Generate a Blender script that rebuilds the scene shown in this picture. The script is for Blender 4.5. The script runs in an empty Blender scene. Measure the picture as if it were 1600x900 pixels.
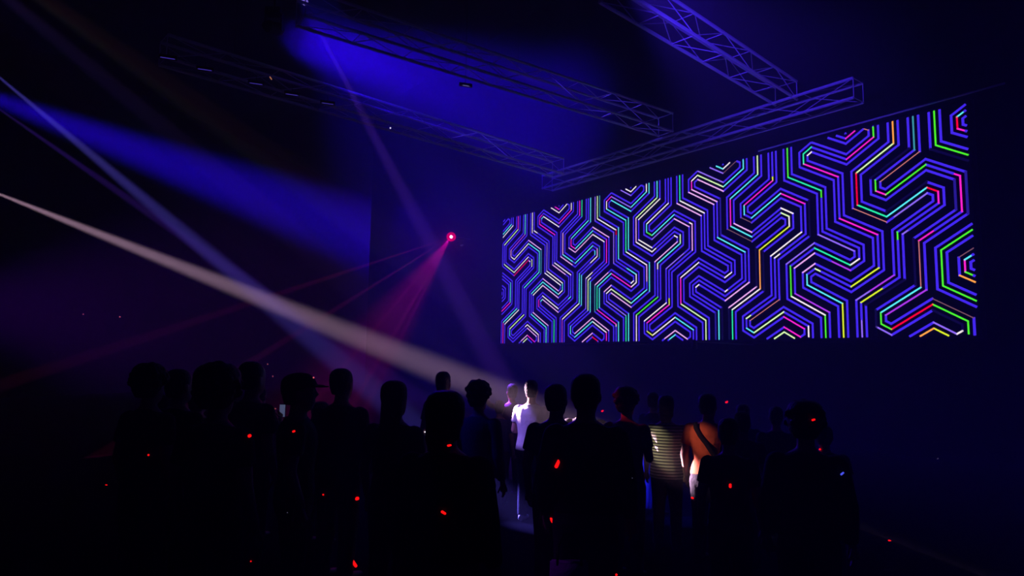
import bpy, bmesh, math, random
import numpy as np
from mathutils import Vector, Matrix, Quaternion
from mathutils.bvhtree import BVHTree
random.seed(7)
D = bpy.data; SC = bpy.context.scene; COL = SC.collection
# ---------------------------------------------------------------- camera
F, PITCH, ROLL, CAMZ = 1064.14, math.radians(6.102), math.radians(0.9425), 1.85
cd = D.cameras.new('camera'); cam = D.objects.new('camera', cd); COL.objects.link(cam)
cd.sensor_width = 36; cd.lens = F/1600*36; cd.clip_end = 300
cr, sr = math.cos(ROLL), math.sin(ROLL); cp, sp = math.cos(PITCH), math.sin(PITCH)
fwd = Vector((0, cp, sp)); up0 = Vector((0, -sp, cp)); rt0 = Vector((1, 0, 0))
rt = rt0*cr + up0*sr; upv = up0*cr - rt0*sr
CM = Matrix((rt, upv, -fwd)).transposed().to_4x4(); CM.translation = (0, 0, CAMZ)
cam.matrix_world = CM; SC.camera = cam
def ray(px, py):
    """world direction through a pixel of the 1600x900 picture (y component about 1)"""
    d = rt*((px-800)/F) + upv*(-(py-450)/F) + fwd
    return d
def at(px, py, Y):
    d = ray(px, py); return Vector((0, 0, CAMZ)) + d*(Y/d.y)
def atz(px, py, z):
    d = ray(px, py); return Vector((0, 0, CAMZ)) + d*((z-CAMZ)/d.z)
# ---------------------------------------------------------------- world: haze in a dark hall, colour management
w = D.worlds.new('hall_air'); SC.world = w; w.use_nodes = True
nt = w.node_tree; nt.nodes.clear()
wo = nt.nodes.new('ShaderNodeOutputWorld'); bg = nt.nodes.new('ShaderNodeBackground'); bg.inputs[0].default_value = (0, 0, 0, 1); bg.inputs[1].default_value = 0
vs = nt.nodes.new('ShaderNodeVolumeScatter'); vs.inputs['Color'].default_value = (1, 1, 1, 1)
vs.inputs['Density'].default_value = 0.02; vs.inputs['Anisotropy'].default_value = 0.0
nt.links.new(bg.outputs[0], wo.inputs['Surface']); nt.links.new(vs.outputs[0], wo.inputs['Volume'])
SC.view_settings.view_transform = 'Standard'; SC.view_settings.look = 'None'
SC.view_settings.gamma = 1; SC.view_settings.use_curve_mapping = False; SC.view_settings.exposure = 0.0
cy = SC.cycles
cy.use_denoising = True; cy.max_bounces = 3; cy.diffuse_bounces = 1; cy.glossy_bounces = 1; cy.volume_bounces = 0
cy.transparent_max_bounces = 4; cy.sample_clamp_indirect = 1.0; cy.sample_clamp_direct = 0.0
cy.use_light_tree = True; cy.caustics_reflective = False; cy.caustics_refractive = False
# ---------------------------------------------------------------- lamps' light (beams and washes, plus added spots with no lamp of their own)
BLUE = (0.022, 0.0, 1.0)
def spot(loc, aim, deg, power, col, blend=1.0, size=0.03, name='spot_light', falloff=None):
    l = D.lights.new(name, 'SPOT'); l.energy = power; l.color = col; l.spot_size = math.radians(deg); l.spot_blend = blend
    l.shadow_soft_size = size
    if falloff:                                  # a focused lamp: its beam is near parallel, so it fades slower than a bare bulb
        l.use_nodes = True; n = l.node_tree; e = next(x for x in n.nodes if x.type == 'EMISSION')
        f = n.nodes.new('ShaderNodeLightFalloff'); f.inputs['Strength'].default_value = 1.0; f.inputs['Smooth'].default_value = 0.0
        n.links.new(f.outputs[falloff], e.inputs['Strength'])
    o = D.objects.new(name, l); COL.objects.link(o); o.location = loc
    o.rotation_euler = (Vector(aim)-Vector(loc)).to_track_quat('-Z', 'Y').to_euler()
    return o
LAMPS = []      # (light object, kind) - only the roof and down kinds get housings, further down
def lamp(px, py, Y, tx, ty, tY, deg, power, col, kind='moving', **k):
    a, b = at(px, py, Y), at(tx, ty, tY)
    o = spot(a, b, deg, power, col, **k); LAMPS.append((o, a, b, kind)); return o
# beams from the lamps far on the left, coming towards the crowd
lamp(-62, 279, 24.2, 798, 622, 8.2, 0.84, 80000, (0.95, 0.56, 0.82), blend=0.95, falloff='Linear')
lamp(-45, 84, 24.2, 592, 618, 9.5, 0.85, 52000, (0.16, 0.12, 1.0), blend=0.9, falloff='Linear')
lamp(-48, 138, 24.2, 560, 560, 13, 0.6, 17000, (0.20, 0.05, 1.0), blend=0.6, falloff='Linear')
# the beam from the roof down into the crowd
lamp(476, 4, 15.5, 798, 622, 9.6, 2.3, 11500, (0.22, 0.06, 1.0), blend=0.9, falloff='Linear', kind='roof')
# blue washes
lamp(-105, 118, 22.5, 640, 392, 46, 14.5, 21000, BLUE, blend=1.0, size=.2, falloff='Linear')
lamp(440, 48, 13, 930, 215, 26, 29, 42000, BLUE, blend=1.0, size=.5, kind='roof')
lamp(470, 0, 15, 760, 420, 26, 60, 800, BLUE, blend=1.0, size=.1, falloff='Linear')
# added fills with no lamp behind them, tinting the haze dim violet and blue
lamp(-160, 470, 21, 420, 500, 40, 60, 300, (.22, 0, 1.0), blend=1.0, size=.2, falloff='Linear')
lamp(620, 330, 27, 1100, 640, 12, 50, 320, BLUE, blend=1.0, size=.2, falloff='Linear')
# blue spots without housings, added to light the trusses
lamp(960, -70, 8.3, 1190, 120, 13.5, 40, 2600, (.06, .02, 1), blend=1.0, size=.1)
spot(atz(785, 108, 8.3), atz(1030, 190, 8.3), 14, 1300, (.07, .03, 1), blend=1.0, size=.05)
spot(atz(640, 183, 7.6), atz(872, 258, 7.6), 14, 1300, (.07, .03, 1), blend=1.0, size=.05)
lamp(1085, 548, 16.0, 1085, 700, 15.2, 14, 60, BLUE, blend=1.0, size=.03, kind='down')
# red laser projector high on the back wall: a fan of thin rays and a soft red glow
RED = (1.0, 0.0, 0.10); LP_ = (705, 370, 27.2); LF_ = (704, 371, 26.9)
for tx, ty, wd, pw in ((585, 410, .16, 2.4), (598, 437, .16, 2.6), (622, 470, .2, 2.4), (640, 480, .16, 2.8), (655, 470, .16, 2.0)):
    spot(at(*LF_), at(tx, ty, 22), wd, pw*20000, (1.0, .03, .30), blend=.6, size=.01)
spot(at(*LF_), at(655, 440, 24.5), 20, 6500, (1, 0, .42), blend=1.0, size=.02)
spot(at(*LF_), at(690, 420, 22), 75, 130, RED, blend=1.0, size=.02)
# unseen spots added out of frame to pick single people out of the dark
KEY = (-300, -260, 6.0)
lamp(*KEY, 820, 668, 8.15, 3.2, 4200, (.30, .16, 1.0), blend=.4)
lamp(-150, -900, 7.0, 1024, 742, 8.3, 3.2, 34000, (.02, .02, 1.0), blend=.6)
lamp(*KEY, 760, 690, 6.0, 4.0, 500, (.02, .02, 1.0), blend=1)
lamp(*KEY, 984, 640, 6.1, 1.5, 2600, (1.0, .02, .08), blend=1)
lamp(*KEY, 1086, 682, 6.5, 2.0, 2600, (1.0, .45, .35), blend=1)
lamp(*KEY, 1050, 712, 6.9, 2.0, 2600, (1.0, .9, .55), blend=.6)
lamp(*KEY, 889, 900, 4.2, 4.0, 300, (.45, .02, 1.0), blend=1)
spot((.5, -2.0, 4.6), at(900, 892, 4.1), 7, 4200, (.40, .02, 1.0), blend=.6, size=.02)
lamp(*KEY, 795, 620, 9.6, 1.3, 1500, (.9, .25, .55), blend=1)
# ---------------------------------------------------------------- helpers
def rawmat(name):
    m = D.materials.new(name); m.use_nodes = True; return m, m.node_tree, m.node_tree.nodes['Principled BSDF']
def mat(name, col, rough=0.8, metal=0.0, vary=0.25, scale=12.0, bump=0.0, spec=0.3):
    m, n, b = rawmat(name)
    tc = n.nodes.new('ShaderNodeTexCoord'); nz = n.nodes.new('ShaderNodeTexNoise'); nz.inputs['Scale'].default_value = scale; nz.inputs['Detail'].default_value = 4
    rp = n.nodes.new('ShaderNodeMix'); rp.data_type = 'RGBA'
    rp.inputs[6].default_value = (*[c*(1-vary) for c in col], 1); rp.inputs[7].default_value = (*[min(1, c*(1+vary)) for c in col], 1)
    n.links.new(tc.outputs['Object'], nz.inputs['Vector']); n.links.new(nz.outputs['Fac'], rp.inputs[0]); n.links.new(rp.outputs[2], b.inputs['Base Color'])
    b.inputs['Roughness'].default_value = rough; b.inputs['Metallic'].default_value = metal; b.inputs['Specular IOR Level'].default_value = spec
    if bump:
        bp = n.nodes.new('ShaderNodeBump'); bp.inputs['Strength'].default_value = bump; bp.inputs['Distance'].default_value = 0.02
        n.links.new(nz.outputs['Fac'], bp.inputs['Height']); n.links.new(bp.outputs[0], b.inputs['Normal'])
    return m
def emit(name, col, s=1.0, sample=False):
    m = D.materials.new(name); m.use_nodes = True; n = m.node_tree; n.nodes.clear()
    o = n.nodes.new('ShaderNodeOutputMaterial'); e = n.nodes.new('ShaderNodeEmission'); e.inputs[0].default_value = (*col, 1); e.inputs[1].default_value = s
    n.links.new(e.outputs[0], o.inputs[0])
    m.cycles.emission_sampling = 'AUTO' if sample else 'NONE'
    return m
M = dict(
    wall=mat('painted_black_wall', (.03, .03, .035), .9, scale=2, bump=.3),
    wall_blue=mat('dark_wall_cloth', (.012, .012, .013), .95, scale=3, bump=.2),
    floor=mat('dark_concrete_floor', (.004, .004, .005), 1.0, scale=1.5, bump=.1, spec=.0),
    ceil=mat('black_roof_sheet', (.02, .02, .022), .8, scale=1.2),
    truss=mat('brushed_aluminium', (.8, .8, .83), .5, .2, vary=.1, scale=30),
    black=mat('black_lamp_paint', (.02, .02, .02), .5, scale=20),
    panel=mat('led_panel_black', (.006, .006, .008), .6, scale=8),
    skin=mat('skin', (.55, .32, .24), .55, scale=25, vary=.08, bump=.05), skin_dark=mat('brown_skin', (.25, .13, .09), .55, scale=25, vary=.08, bump=.05),
    hair=mat('dark_hair', (.012, .010, .009), .6, scale=60, bump=.6), hair_brown=mat('brown_hair', (.05, .03, .02), .6, scale=60, bump=.6),
    lens=emit('lit_lens', (.3, .2, 1.0), .7),
)
def link(name, me, m=None, parent=None):
    o = D.objects.new(name, me); COL.objects.link(o)
    if m is not None:
        if not me.materials: me.materials.append(m)
    if parent is not None: o.parent = parent
    return o
def tag(o, label, cat, group=None, kind=None):
    if label: o['label'] = label
    if cat: o['category'] = cat
    if group: o['group'] = group
    if kind: o['kind'] = kind
    return o
def empty(name, loc=(0, 0, 0), rz=0.0):
    o = D.objects.new(name, None); COL.objects.link(o); o.location = loc; o.rotation_euler = (0, 0, rz); o.empty_display_size = .1; return o
def bm_mesh(bm, name, smooth=False):
    me = D.meshes.new(name); bm.to_mesh(me); bm.free()
    if smooth:
        for p in me.polygons: p.use_smooth = True
    return me
def bm_box(bm, c, s, R=None):
    r = bmesh.ops.create_cube(bm, size=1.0)
    T = Matrix.Translation(Vector(c)) @ (R.to_4x4() if R else Matrix()) @ Matrix.Diagonal((s[0], s[1], s[2], 1))
    bmesh.ops.transform(bm, matrix=T, verts=r['verts']); return r['verts']
def bm_tube(bm, a, b, r1, r2=None, seg=8, caps=True):
    a, b = Vector(a), Vector(b); r2 = r1 if r2 is None else r2; d = b-a
    q = d.to_track_quat('Z', 'Y')
    r = bmesh.ops.create_cone(bm, cap_ends=caps, segments=seg, radius1=r1, radius2=r2, depth=d.length)
    bmesh.ops.transform(bm, matrix=Matrix.Translation((a+b)/2) @ q.to_matrix().to_4x4(), verts=r['verts']); return r['verts']
def struct(name, verts, m, parent=None):
    bm = bmesh.new(); vv = [bm.verts.new(v) for v in verts]; bm.faces.new(vv)
    o = link(name, bm_mesh(bm, name), m, parent)
    o['kind'] = 'structure'; return o
# ---------------------------------------------------------------- the big screen's plane and the hall around it
S = 3.3; YAW = math.radians(37.657)
UD = Vector((math.sin(YAW), -math.cos(YAW), 0))            # along the screen, to the right and nearer
ND = Vector((-math.cos(YAW), -math.sin(YAW), 0))           # out of the screen, towards the hall
SO = Vector((0.1776*S, 7.383*S, CAMZ))
def scr(u, v, off=0.0): return SO + UD*(u*S) + Vector((0, 0, v*S)) + ND*off
U0, U1, V0, V1 = -.474, 4.236, .194, 1.620
ZC = 15.0
def slab(name, p, q, z0, z1, m, th=.25, parent=None):
    """an upright wall of real thickness from p to q, thickness on the side away from the camera"""
    p, q = Vector((p[0], p[1], 0)), Vector((q[0], q[1], 0)); d = (q-p).normalized(); n = Vector((-d.y, d.x, 0))
    if n.dot(p) < 0: n = -n
    bm = bmesh.new(); a = [p, q, q+n*th, p+n*th]
    lo = [bm.verts.new((v.x, v.y, z0)) for v in a]; hi = [bm.verts.new((v.x, v.y, z1)) for v in a]
    for i in range(4): bm.faces.new((lo[i], lo[(i+1) % 4], hi[(i+1) % 4], hi[i]))
    bm.faces.new(lo[::-1]); bm.faces.new(hi); bmesh.ops.recalc_face_normals(bm, faces=bm.faces)
    o = link(name, bm_mesh(bm, name), m, parent); o['kind'] = 'structure'; return o
back_off = -.22
cA = scr(-4.0, 0, back_off)                                   # far corner left of the screen
cB = scr(5.75, 0, back_off)
cC = cA + ND*19.0
wl_end = cC
slab('wall_back', cA, cB, 0, ZC, M['wall_blue'])
cG = cA - ND*20; cH = cG - UD*26
slab('wall_recess', cA, cG, 0, ZC, M['wall_blue']); slab('wall_far', cG, cH, 0, ZC, M['wall_blue']); slab('wall_left', cH, cC, 0, ZC, M['wall_blue'])
cD = cC + UD*3.0; cE = Vector((-14, -3, 0)); cF = Vector((16, -3, 0))
slab('wall_side', cC + ND*.0, Vector((-25, 2, 0)), 0, ZC, M['wall'])
slab('wall_right', cB, Vector((16, -3, 0)), 0, ZC, M['wall'])
slab('wall_rear', Vector((-25, 2, 0)), Vector((16, -3, 0)), 0, ZC, M['wall'])
bm = bmesh.new(); bm_box(bm, (-3, 17, -.1), (110, 96, .2)); fl = link('floor', bm_mesh(bm, 'floor'), M['floor']); fl['kind'] = 'structure'
bm = bmesh.new(); bm_box(bm, (-3, 17, ZC+.1), (110, 96, .2)); ce = link('ceiling', bm_mesh(bm, 'ceiling'), M['ceil']); ce['kind'] = 'structure'

# ---------------------------------------------------------------- LED wall
B = {
 1: [(.0625, 1.8), (.0625, 1.393), (.3125, 1.245), (.3125, .948), (.5625, .803), (.5625, .726), (.5, .69), (.25, .838), (.0625, .727), (.0625, .503), (.3125, .355), (.3125, .05)],
 2: [(.25, 1.728), (.5, 1.58), (.625, 1.654), (.6875, 1.617), (.6875, 1.541), (.5, 1.43), (.25, 1.58), (.1875, 1.543), (.1875, 1.466), (.4375, 1.32), (.4375, 1.022), (.6875, .873), (.6875, .652), (.5, .541), (.25, .69), (.1875, .653), (.1875, .578), (.4375, .43), (.4375, .05)],
 3: [(.8125, 1.8), (.8125, 1.469), (.5625, 1.32), (.5625, 1.097), (.75, .986), (1., 1.134), (1.0625, 1.097), (1.0625, 1.02), (.8125, .873), (.8125, .578), (.5625, .43), (.5625, .05)],
 4: [(.9375, 1.8), (.9375, 1.393), (.6875, 1.245), (.6875, 1.169), (.75, 1.134), (1., 1.282), (1.1875, 1.171), (1.1875, .948), (.9375, .8), (.9375, .503), (.6875, .355), (.6875, .28), (.75, .243), (1., .391), (1.1875, .28), (1.1875, .206), (1.125, .169), (1., .243), (.75, .095)]}
VU = .03714
def snap(p): return (p[0]-.003, .243 + VU*round((p[1]-.243)/VU) if .15 < p[1] < 1.7 else p[1])
def offset_poly(P, o):
    P = [Vector(p) for p in P]; out = []
    for i, p in enumerate(P):
        ns = []
        if i > 0: d = (p-P[i-1]).normalized(); ns.append(Vector((-d.y, d.x)))
        if i < len(P)-1: d = (P[i+1]-p).normalized(); ns.append(Vector((-d.y, d.x)))
        n = ns[0] if len(ns) == 1 else (ns[0]+ns[1]).normalized(); c = n.dot(ns[0])
        out.append(p + n*(o/c))
    return out
def clip(a, b):
    t0, t1 = 0., 1.; d = b-a
    for p, q in ((-d.x, a.x-U0), (d.x, U1-a.x), (-d.y, a.y-V0), (d.y, V1-a.y)):
        if abs(p) < 1e-9:
            if q < 0: return None
        else:
            r = q/p
            if p < 0: t0 = max(t0, r)
            else: t1 = min(t1, r)
    return (a+d*t0, a+d*t1) if t1-t0 > 1e-4 else None
segs = []
for k in range(-2, 6):
    for P in B.values():
        P = [snap(p) for p in P]; P = [(x+k, y) for x, y in P]
        for o in (-1/32, 0, 1/32):
            L = offset_poly(P, o)
            for a, b in zip(L, L[1:]):
                c = clip(a, b)
                if not c: continue
                if abs(c[0].x-c[1].x) > .01 and (max(c[0].y, c[1].y) < .2115 or min(c[0].y, c[1].y) > 1.604): continue
                segs.append(c)
def pix(p):
    c = p - Vector((0, 0, CAMZ)); z = c.dot(fwd); return Vector((800+F*c.dot(rt)/z, 450-F*c.dot(upv)/z))
# colours of the lit lines as the photograph shows them: zone origin and scale, then x0 y0 x1 y1 and a colour letter
ZONES = {
 (1200, 360, 5): "0 105 135 0 Y;30 200 265 15 W;55 215 100 185 W;97 540 0 605 S;360 135 640 268 T;645 270 712 225 W;500 245 650 315 M;145 265 365 100 V;210 295 365 182 P;275 325 370 260 P;365 295 415 320 L;303 340 305 420 C;305 420 540 550 C;540 550 585 570 Y;175 275 180 515 G;180 515 445 655 W;445 655 452 840 G;210 490 485 640 M;585 570 592 835 Y;650 435 875 290 Y;725 560 900 450 Y;690 545 900 410 V;400 35 670 165 V;130 635 0 720 L;130 680 290 765 K;130 757 260 830 K;60 838 128 793 L;128 793 205 835 L;315 745 318 835 W;735 700 737 835 V",
 (1200, 190, 5): "605 135 680 75 K;745 65 785 70 S;820 40 825 125 G;825 125 612 298 K;340 203 275 255 T;275 255 278 335 T;345 250 315 270 W;278 335 545 432 K;150 210 155 438 G;155 438 415 540 T;415 540 415 595 G;40 430 40 460 Y;40 460 0 495 K;105 565 290 640 K;105 565 0 650 C;105 680 195 715 W;105 715 165 740 L;165 740 170 820 W;170 820 65 895 Y;265 865 220 895 W;555 755 855 885 K;690 405 900 240 L;690 405 700 655 R;700 655 900 735 T;665 685 900 778 S;840 460 845 545 G;845 545 900 565 K;335 620 340 850 D",
 (1350, 160, 5): "222 150 235 320 O;235 320 0 505 L;383 110 395 370 c;440 390 130 625 S;90 610 95 690 G;95 690 170 720 K;170 720 485 490 G;705 560 755 570 K;755 570 770 855 K;495 665 590 695 R;590 695 590 790 K;495 665 180 890 C;495 715 240 900 V;550 65 560 335 G;560 335 800 402 G;540 375 795 455 D;780 75 735 115 C;735 120 738 205 R;738 205 790 215 K;720 610 725 830 d;805 550 820 880 d;350 365 55 600 D;180 850 490 635 D;0 820 180 890 T;0 865 90 900 S",
 (1360, 360, 5): "210 15 215 75 G;255 30 300 0 V;500 0 380 80 K;380 80 400 440 S;400 440 80 640 C;80 640 85 730 G;85 730 170 770 G;170 770 490 577 R;490 577 770 710 G;770 710 775 815 G;445 465 125 660 M;500 535 815 690 s;45 755 170 815 V;505 630 725 725 D;730 740 730 790 D;500 720 680 808 V;680 808 730 785 W;395 820 500 765 O;500 765 608 818 Y;785 5 555 150 G;555 150 570 430 G;570 430 815 540 G;795 55 600 170 B;695 210 793 152 s;740 228 793 198 C;742 235 745 320 K;745 320 803 347 G;695 355 810 400 O;340 90 350 430 D;265 400 0 540 D;35 625 45 745 D;200 350 0 470 M;650 240 655 350 D",
 (1050, 220, 5): "345 200 403 222 C;403 222 457 172 W;285 210 403 260 V;403 260 505 162 s;557 145 560 220 C;560 220 403 360 C;403 360 205 275 L;205 275 158 318 W;158 318 157 382 K;157 382 357 475 P;135 408 330 500 P;205 310 405 398 P;205 240 405 328 V;62 275 65 465 T;65 465 258 570 W;40 490 225 585 P;668 120 672 268 L;672 268 460 455 C;460 455 462 665 K;462 665 630 750 C;490 650 630 715 P;440 692 620 785 s;790 280 790 315 Y;790 315 568 505 K;568 505 570 575 C;625 603 850 415 C;545 605 625 640 s;850 415 900 435 K;855 530 900 550 W;355 755 577 870 C;900 680 685 850 Y;135 640 160 650 W;160 650 162 850 P;20 610 135 672 P;65 735 68 800 L;68 800 0 860 C;25 745 45 755 W;370 490 375 740 d;400 460 405 720 D",
 (1050, 360, 5): "685 150 690 450 O;690 450 475 615 W;475 615 478 850 T;665 440 450 605 P;610 410 425 545 P;410 370 470 325 W;65 365 210 250 W;65 365 68 570 K;68 570 265 700 L;265 700 268 855 L;190 440 215 425 W;425 475 440 465 W;370 620 372 855 C;585 685 620 660 L;615 705 845 540 S;585 762 640 797 C;640 797 880 635 L;25 680 165 775 C;0 700 25 680 W;28 785 125 845 P;345 630 347 855 d;400 610 405 855 D;440 600 445 850 D;660 175 665 430 D;720 170 725 460 D",
 (885, 290, 7.5): "690 35 755 72 W;755 72 820 5 W;630 50 755 115 V;525 130 468 185 K;468 185 468 280 W;468 280 695 405 C;525 180 755 300 C;765 250 900 105 C;525 130 755 250 V;695 405 697 770 T;725 380 727 755 C;697 770 900 890 W;355 125 357 390 L;385 115 385 370 c;357 390 580 520 W;580 520 582 580 R;330 130 335 420 V;605 490 607 865 C;550 550 552 900 V;225 160 235 400 B;282 145 280 430 C;250 410 50 625 C;50 625 60 700 P;60 700 100 740 K;100 740 305 530 C;105 785 305 575 P;305 575 435 660 W;30 735 105 785 P;305 490 490 605 P;460 625 460 900 K;55 205 58 290 W;58 290 0 360 K;155 180 155 350 K;180 170 180 370 T;305 705 110 900 C;355 740 350 830 P;380 710 380 850 c;350 830 280 900 W;325 760 335 810 C;820 385 820 665 P;820 665 900 715 W;850 635 900 665 W",
 (885, 425, 7.5): "150 20 150 365 C;150 365 0 505 W;175 30 175 390 C;230 75 310 0 W;230 80 230 430 V;250 95 250 440 L;250 95 285 60 W;278 110 278 470 C;330 150 490 0 P;330 155 330 465 c;355 170 520 15 C;355 170 355 440 T;383 190 383 425 C;520 20 745 170 K;755 175 820 120 W;820 40 820 120 W;755 130 790 105 W;355 440 575 605 K;575 605 577 640 W;607 580 607 810 C;440 230 520 160 P;460 245 520 200 W;520 200 755 360 L;755 360 900 240 C;520 245 755 410 P;465 340 695 505 V;695 505 697 805 T;727 480 727 805 C;100 720 305 540 P;50 630 50 720 C;100 765 305 580 C;305 580 465 705 W;465 705 467 805 K;305 540 490 685 P;185 820 305 717 P;310 765 370 805 R;815 500 900 435 G;817 510 817 805 W;850 530 850 800 B",
 (775, 310, 7.5): "95 430 190 310 C;95 470 213 330 W;268 215 268 370 K;268 370 105 555 L;348 190 350 430 C;350 430 185 610 M;185 610 185 690 P;185 690 225 720 W;225 720 388 540 W;388 540 515 630 C;388 505 538 608 P;515 630 515 860 C;538 630 538 890 c;515 860 475 900 C;432 170 435 410 W;450 385 490 410 W;545 195 515 250 K;515 310 690 430 K;515 250 515 310 K;560 225 740 342 W;560 225 540 260 C;690 105 740 135 K;640 115 740 180 W;740 180 835 70 W;882 55 882 145 W;882 145 740 297 K;785 410 783 655 P;783 655 900 745 C;765 690 900 780 P;690 760 880 895 W;670 790 820 895 P;600 530 600 850 V;600 850 660 900 W;105 780 222 870 L;222 870 385 690 W;235 895 385 740 R;425 730 425 800 L;385 740 405 750 W;890 480 885 560 K",
 (775, 425, 7.5): "175 130 175 350 C;175 360 78 460 K;345 185 515 10 C;95 590 250 430 C;110 610 270 450 W;90 600 92 830 K;425 255 555 125 C;445 275 555 165 W;555 85 735 215 P;555 125 735 262 C;735 262 780 220 W;780 130 778 220 C;555 165 735 305 P;735 215 760 205 V;580 10 755 155 W;605 0 780 130 W;545 280 735 430 W;550 325 735 470 P;550 325 530 360 C;508 330 508 405 K;880 290 850 320 C;335 505 175 660 L;170 680 170 750 C;425 495 595 650 C;440 480 615 630 P;593 650 593 825 C;615 630 613 825 B;350 650 380 622 W;380 622 500 730 W;375 660 475 755 P;300 815 375 745 P;375 745 460 820 K;325 828 375 780 L;503 730 503 820 P;685 555 683 822 T;780 555 780 820 M;780 555 900 440 W;875 640 875 720 C",
 (980, 270, 10): "470 125 470 390 C;470 390 140 705 L;515 415 180 735 W;650 480 305 800 W;300 160 300 300 W;300 300 60 540 C;345 150 345 330 C;140 705 135 900 P;740 660 470 895 C;745 725 900 800 P",
 (980, 350, 10): "135 0 135 280 P;180 245 395 375 W;140 290 390 435 W;390 435 455 375 W;300 0 305 130 C;305 130 390 180 G;390 180 600 0 C;395 245 670 0 V;835 170 835 310 L;835 310 475 610 C;790 285 440 590 P;475 610 480 710 W;745 185 785 210 W;0 440 305 635 W;305 635 305 900 P;350 600 350 900 C;610 710 895 455 V;0 690 140 790 C;140 790 140 900 W;15 0 15 410 C",
 (980, 440, 10): "305 120 65 335 C;480 240 140 520 G;615 335 270 615 W;660 360 315 635 K;660 260 660 355 Y;305 770 395 835 Y;395 835 755 555 W;755 555 900 655 C;755 765 585 895 P;760 765 900 865 P;755 825 650 895 C;830 340 900 385 L;350 0 350 155 C"}
notes = []
for (ox, oy, s), t in ZONES.items():
    for e in t.split(';'):
        q = e.split(); a = [float(x) for x in q[:4]]
        notes.append((Vector((ox+a[0]/s, oy+a[1]/s)), Vector((ox+a[2]/s, oy+a[3]/s)), q[4]))
sp_ = [(pix(scr(a.x, a.y)), pix(scr(b.x, b.y))) for a, b in segs]
cuts = [[] for _ in segs]
for a, b, c in notes:
    best, bi = 1e9, -1; mm = (a+b)/2; dn = (b-a).normalized()
    for i, (p, q) in enumerate(sp_):
        d = q-p; L2 = d.length
        if L2 < .5: continue
        dd = d/L2
        al = abs(dd.dot(dn))
        if al < .93: continue
        e0 = 0
        t = (mm-p).dot(dd)
        tc = min(max(t, 0), L2); e0 = (p+dd*tc-mm).length + (1-al)*4
        if e0 < best: best, bi = e0, i
    if best < 3.2:
        p, q = sp_[bi]; dd = (q-p).normalized(); L2 = (q-p).length
        t0, t1 = sorted(((a-p).dot(dd)/L2, (b-p).dot(dd)/L2))
        # pixel fraction is close enough to the fraction along the line for these short runs
        if t0 < .16: t0 = 0
        if t1 > .84: t1 = 1
        cuts[bi].append((max(t0, 0), min(t1, 1), c))
PAL = {'B': (.055, .02, .86), 'W': (1, .88, .95), 'K': (.95, .015, .62), 'C': (.10, .85, .95), 'c': (.04, .30, .38), 'T': (.02, .85, .38), 'G': (.07, .85, .015), 'Y': (.70, .85, .01), 'L': (.72, 1, .45),
       'R': (1, .0, .03), 'P': (.9, .42, .95), 'V': (.28, .14, .95), 'M': (.42, .04, .85), 'O': (1, .36, .06), 'S': (.75, .22, .22), 's': (.24, .09, .14), 'D': (.004, .002, .05), 'd': (.025, .012, .36)}
PALN = dict(B='blue', W='white', K='magenta', C='cyan', c='teal', T='sea_green', G='green', Y='yellow', L='pale_lime', R='red', P='pink', V='violet', M='purple', O='orange', S='salmon', s='dim_brown', D='nearly_dark_blue', d='dim_blue')
bm = bmesh.new(); keys = list(PAL)
def strip(a, b, w, col, ea, eb):
    d = (b-a); L = d.length
    if L < 1e-4: return
    d /= L; n = Vector((-d.y, d.x)); a = a-d*ea; b = b+d*eb; w /= 2
    z = .012 if col != 'B' else .010
    vv = [bm.verts.new(scr(p.x, p.y, z)) for p in (a-n*w, b-n*w, b+n*w, a+n*w)]
    f = bm.faces.new(vv); f.material_index = keys.index(col)
for (a, b), cs in zip(segs, cuts):
    cs.sort(); t = 0; d = b-a; runs = []
    for t0, t1, c in cs:
        if t0 > t+.02: runs.append((t, t0, 'B'))
        t0 = max(t0, t)
        if t1 > t0: runs.append((t0, t1, c)); t = t1
    if t < .98: runs.append((t, 1, 'B'))
    for t0, t1, c in runs:
        wd = .0150 if c in 'BDd' else (.0065 if c in 'Ss' else .0105)
        inside = lambda p: U0+.01 < p.x < U1-.01 and V0+.01 < p.y < V1-.01
        p, q = a+d*t0, a+d*t1
        strip(p, q, wd, c, wd*.4 if t0 == 0 and inside(p) else 0, wd*.4 if t1 == 1 and inside(q) else 0)
led = empty('led_wall', scr((U0+U1)/2, V0, -.1)); tag(led, 'huge black video wall showing a maze of glowing coloured lines', 'screen')
pm = bm_mesh(bm, 'glowing_lines')
lines = D.objects.new('glowing_lines', pm); COL.objects.link(lines)
for k in keys: pm.materials.append(emit('screen_line_'+PALN[k], PAL[k], 1.35 if k not in 'DdsS' else 1.0))
lines['label'] = 'hexagonal maze of blue, white, cyan, green and magenta lines'
def under(o, p):
    o.parent = p; bpy.context.view_layer.update(); o.matrix_parent_inverse = p.matrix_world.inverted()
under(lines, led)
mcab = mat('black_cabinet_metal', (.015, .015, .02), .6, scale=10)
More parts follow.
